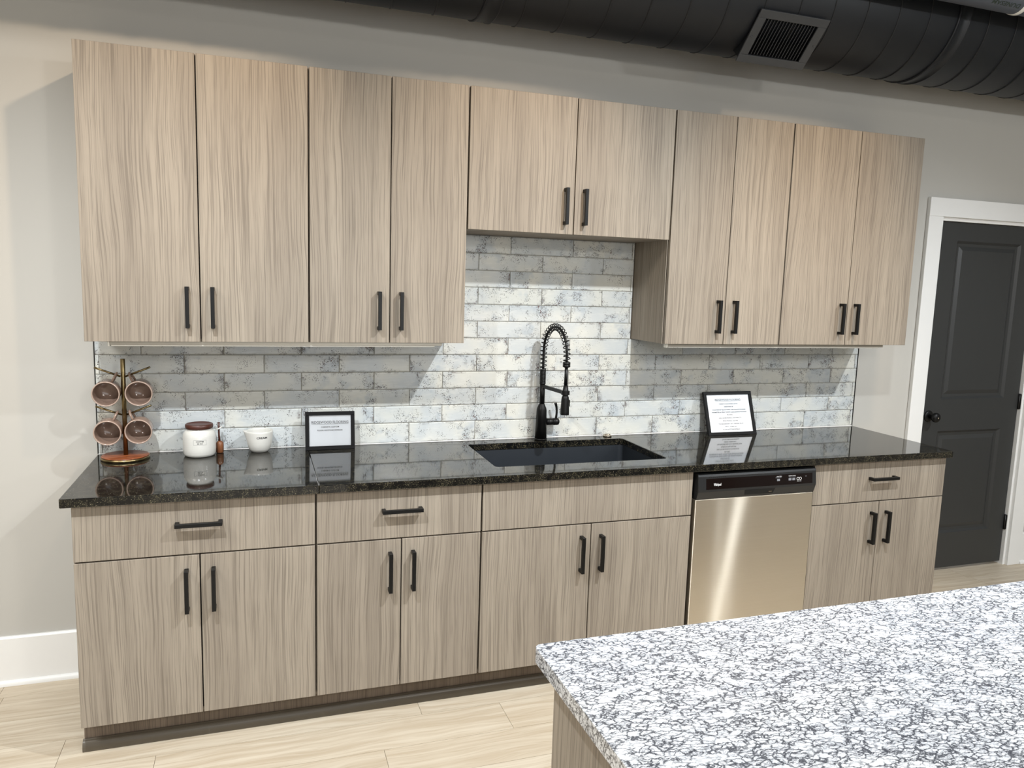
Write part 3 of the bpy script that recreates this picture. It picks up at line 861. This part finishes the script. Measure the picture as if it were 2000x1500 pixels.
def frame(x0, x1, yb, H, lean, bw, lines, label, group='framed showroom cards'):
    w = x1-x0; xc = (x0+x1)/2; D = .014
    r = thing('picture_frame', (xc, yb, Z_C), label, 'picture frame', group)
    T = Matrix.Translation((xc, yb, Z_C+.0006)) @ Matrix.Rotation(-math.radians(lean), 4, 'X')   # leans back towards the wall
    b = MB().box(-w/2, w/2, 0, D, 0, bw, T).box(-w/2, w/2, 0, D, H-bw, H, T).box(-w/2, -w/2+bw, 0, D, bw, H-bw, T).box(w/2-bw, w/2, 0, D, bw, H-bw, T)
    build('border', b, 'frame', r, .0008, 1)
    build('backing', MB().box(-w/2+bw*.4, w/2-bw*.4, D*.72, D*.98, bw*.4, H-bw*.4, T), 'frame', r)
    pp = build('paper', MB().box(-w/2+bw+.0002, w/2-bw-.0002, .0075, .0095, bw+.0002, H-bw-.0002, T), 'paper', r)
    for tx, z, s, ww, ul in lines:
        v, f = text_geo(tx, s, ww, s*(.012 if ul else .022))
        mb = MB().add([(a, .0072, z+c) for a, _, c in v], f, False, T)
        if ul: mb.box(-ww/2, ww/2, .0070, .0072, z-s*.22, z-s*.15, T)
        build('print', mb, 'ink', pp)
    build('glass', MB().add([(-w/2+bw, .0058, bw), (w/2-bw, .0058, bw), (w/2-bw, .0058, H-bw), (-w/2+bw, .0058, H-bw)], [(0, 1, 2, 3)], False, T), 'glass', r)
    # easel leg behind, down to the counter
    foot = Vector((xc, min(yb+math.sin(math.radians(lean))*H*.6+.035, -.018), Z_C+.001)); top = T @ Vector((0, D+.001, H*.62))
    if foot.y > top.y-.2: build('easel_leg', MB().tube([top, (top+foot)/2, foot], .004, 6), 'frame', r)
frame(.760, .963, -.094, .160, 7, .0155,
      [('RIDGEWOOD FLOORING', .110, .0150, .152, True), ('CABINETS: CUSTOM', .0925, .0080, .074, False), ('FLOOR: KEYSTONE DRYBACK', .0785, .0080, .104, False)],
      'small black frame with a short white RIDGEWOOD FLOORING card, left of the sink')
frame(2.688, 2.968, -.120, .222, 20, .0155,
      [('RIDGEWOOD FLOORING', .1760, .0135, .150, True), ('CABINETS: NORTHPARK GATHA', .1565, .0080, .112, False), ('HARDWARE: BP', .1420, .0080, .054, False),
       ('COUNTERTOP: BLACK PEARL 3CM GRANITE POLISHED', .1265, .0080, .196, False), ('(PERIMETER) & SPRAY WHITE 3CM GRANITE POLISHED', .1140, .0080, .204, False),
       ('(ISLAND)', .1010, .0080, .034, False), ('SINK: 441HJN BLANCO ANTHRACITE', .0850, .0080, .132, False), ('EDGE PROFILE: SQUARE', .0700, .0080, .088, False),
       ('TILE BACKSPLASH: 3X12 GRUNGE IRON', .0550, .0080, .146, False), ('GROUT: WARM GRAY', .0410, .0080, .072, False), ('FLOOR: KEYSTONE DRYBACK', .0265, .0080, .102, False)],
      'larger black frame with a long white specification card, right of the sink')

# ------------------------------------------------------------------ island
IX0, IX1, IY0, IY1 = 1.088, 3.45, -2.98, -1.955
it = build('island_countertop', MB().slab(rrect(IX0, IX1, IY0, IY1, .016), [], .8825, Z_C), 'whitegranite', None, .006, 3, True)
tag(it, 'white and grey speckled granite slab top of the kitchen island in the foreground', 'countertop')
ic = thing('island_cabinet', (2.27, -2.47, 0), 'taupe wood-grain kitchen island cabinet under the white granite top', 'island')
build('end_panel', MB().box(1.125, 1.144, -2.94, -1.982, .0, .882), 'wood', ic, .001)
build('back_panel', MB().box(1.1445, 3.40, -2.000, -1.982, .0, .882), 'wood', ic, .001)
build('body', MB().box(1.1445, 3.40, -2.92, -2.0005, .10, .8815), 'wood', ic)
build('kick_board', MB().box(1.1445, 3.40, -2.86, -2.0005, .0, .0995), 'toe', ic)

# ------------------------------------------------------------------ duct, register, pipe overhead
DR, DY, DZc = .27, -.342, 2.907
du = thing('spiral_duct', (2.2, DY, DZc-DR), 'dark painted spiral air duct running along the wall above the cabinets', 'duct')
rx = Matrix.Translation((-.9, DY, DZc)) @ Matrix.Rotation(PI/2, 4, 'Y')
build('pipe_body', MB().lathe([(DR, 0), (DR, 7.6)], 96, rx), 'duct', du)
pts = []; pitch = .165; N = int(7.5/pitch)*48
for i in range(N+1):
    a = 2*PI*i/48; pts.append((-.88+pitch*i/48, DY+(DR+.0005)*math.cos(a), DZc+(DR+.0005)*math.sin(a)))
build('spiral_seam', MB().tube(pts, .0032, 5), 'ductseam', du)
for xc in (1.42, 3.52):
    build('coupling_band', MB().lathe([(DR+.001, -.035), (DR+.0065, -.034), (DR+.0065, -.028), (DR+.003, -.027), (DR+.003, .027), (DR+.0065, .028), (DR+.0065, .034), (DR+.001, .035)], 96,
          Matrix.Translation((xc, DY, DZc)) @ Matrix.Rotation(PI/2, 4, 'Y'), False, False), 'duct', du)
def register():
    # local frame: u along x, v up the slope, n outwards to the room and down
    c = Vector((2.660, -.502, 2.668)); 
    v = Vector((0, -.707, .707)); n = Vector((0, -.707, -.707)); u = Vector((1, 0, 0))
    T = Matrix(((u.x, v.x, n.x, c.x), (u.y, v.y, n.y, c.y), (u.z, v.z, n.z, c.z), (0, 0, 0, 1)))
    w, h, bl, bh = .168, .112, .040, .034
    r = thing('air_register', c-Vector((0, 0, .1)), 'square grey louvred air register mounted on the dark duct', 'air vent')
    fr_ = build('face_frame', MB().box(-w, w, h-bh, h, .0, .008, T).box(-w, w, -h, -h+bh, .0, .008, T)
          .box(-w, -w+bl, -h+bh, h-bh, .0, .008, T).box(w-bl, w, -h+bh, h-bh, .0, .008, T), 'reg', r, .002)
    build('saddle', MB().box(-w+.012, -w+.016, -h+.01, h-.01, -.075, -.0002, T).box(w-.016, w-.012, -h+.01, h-.01, -.075, -.0002, T)
          .box(-w+.016, w-.016, h-.014, h-.01, -.075, -.0002, T).box(-w+.016, w-.016, -h+.01, -h+.014, -.075, -.0002, T), 'duct', r)
    build('throat', MB().box(-w+.017, w-.017, -h+.015, h-.015, -.028, -.024, T), 'regdark', r)
    N = 17
    for i in range(N):
        x = -w+bl+(2*(w-bl))*(i+.5)/N
        L = T @ Matrix.Translation((x, 0, -.008)) @ Matrix.Rotation(math.radians(-31), 4, 'Y')
        build('louvre', MB().box(-.0009, .0009, -h+bh+.001, h-bh-.001, -.013, .009, L), 'reg', fr_)
    for sx in (-1, 1):
        build('screw', MB().lathe([(.004, .0081), (.004, .0095), (.002, .0105)], 10, T @ Matrix.Translation((sx*(w-.014), 0, 0))), 'reg', fr_)
register()
pr, py_, pz = .058, -.78, 2.872
pp = thing('overhead_pipe', (3.9, py_, pz-pr), 'grey pipe with a pale band at the top right corner by the duct', 'pipe')
build('pipe_run', MB().lathe([(pr, 0), (pr, 4.8)], 40, Matrix.Translation((2.6, py_, pz)) @ Matrix.Rotation(PI/2, 4, 'Y')), 'pipe', pp)
build('pale_band', MB().lathe([(pr+.0002, 0), (pr+.003, .002), (pr+.003, .020), (pr+.0002, .022)], 40, Matrix.Translation((3.595, py_, pz)) @ Matrix.Rotation(PI/2, 4, 'Y'), False, False), 'pipeband', pp)
v, f = text_geo('DUNESAM', .024, .15, .0004)
tv = []
for a, b, c in v:
    t = math.radians(222)-(-c)/(pr+.0006)   # upside-down lettering on the pipe's lower front
    tv.append((3.50-a, py_+(pr+.0006)*math.cos(t), pz+(pr+.0006)*math.sin(t)))
build('print', MB().add(tv, f), 'pipetext', pp)
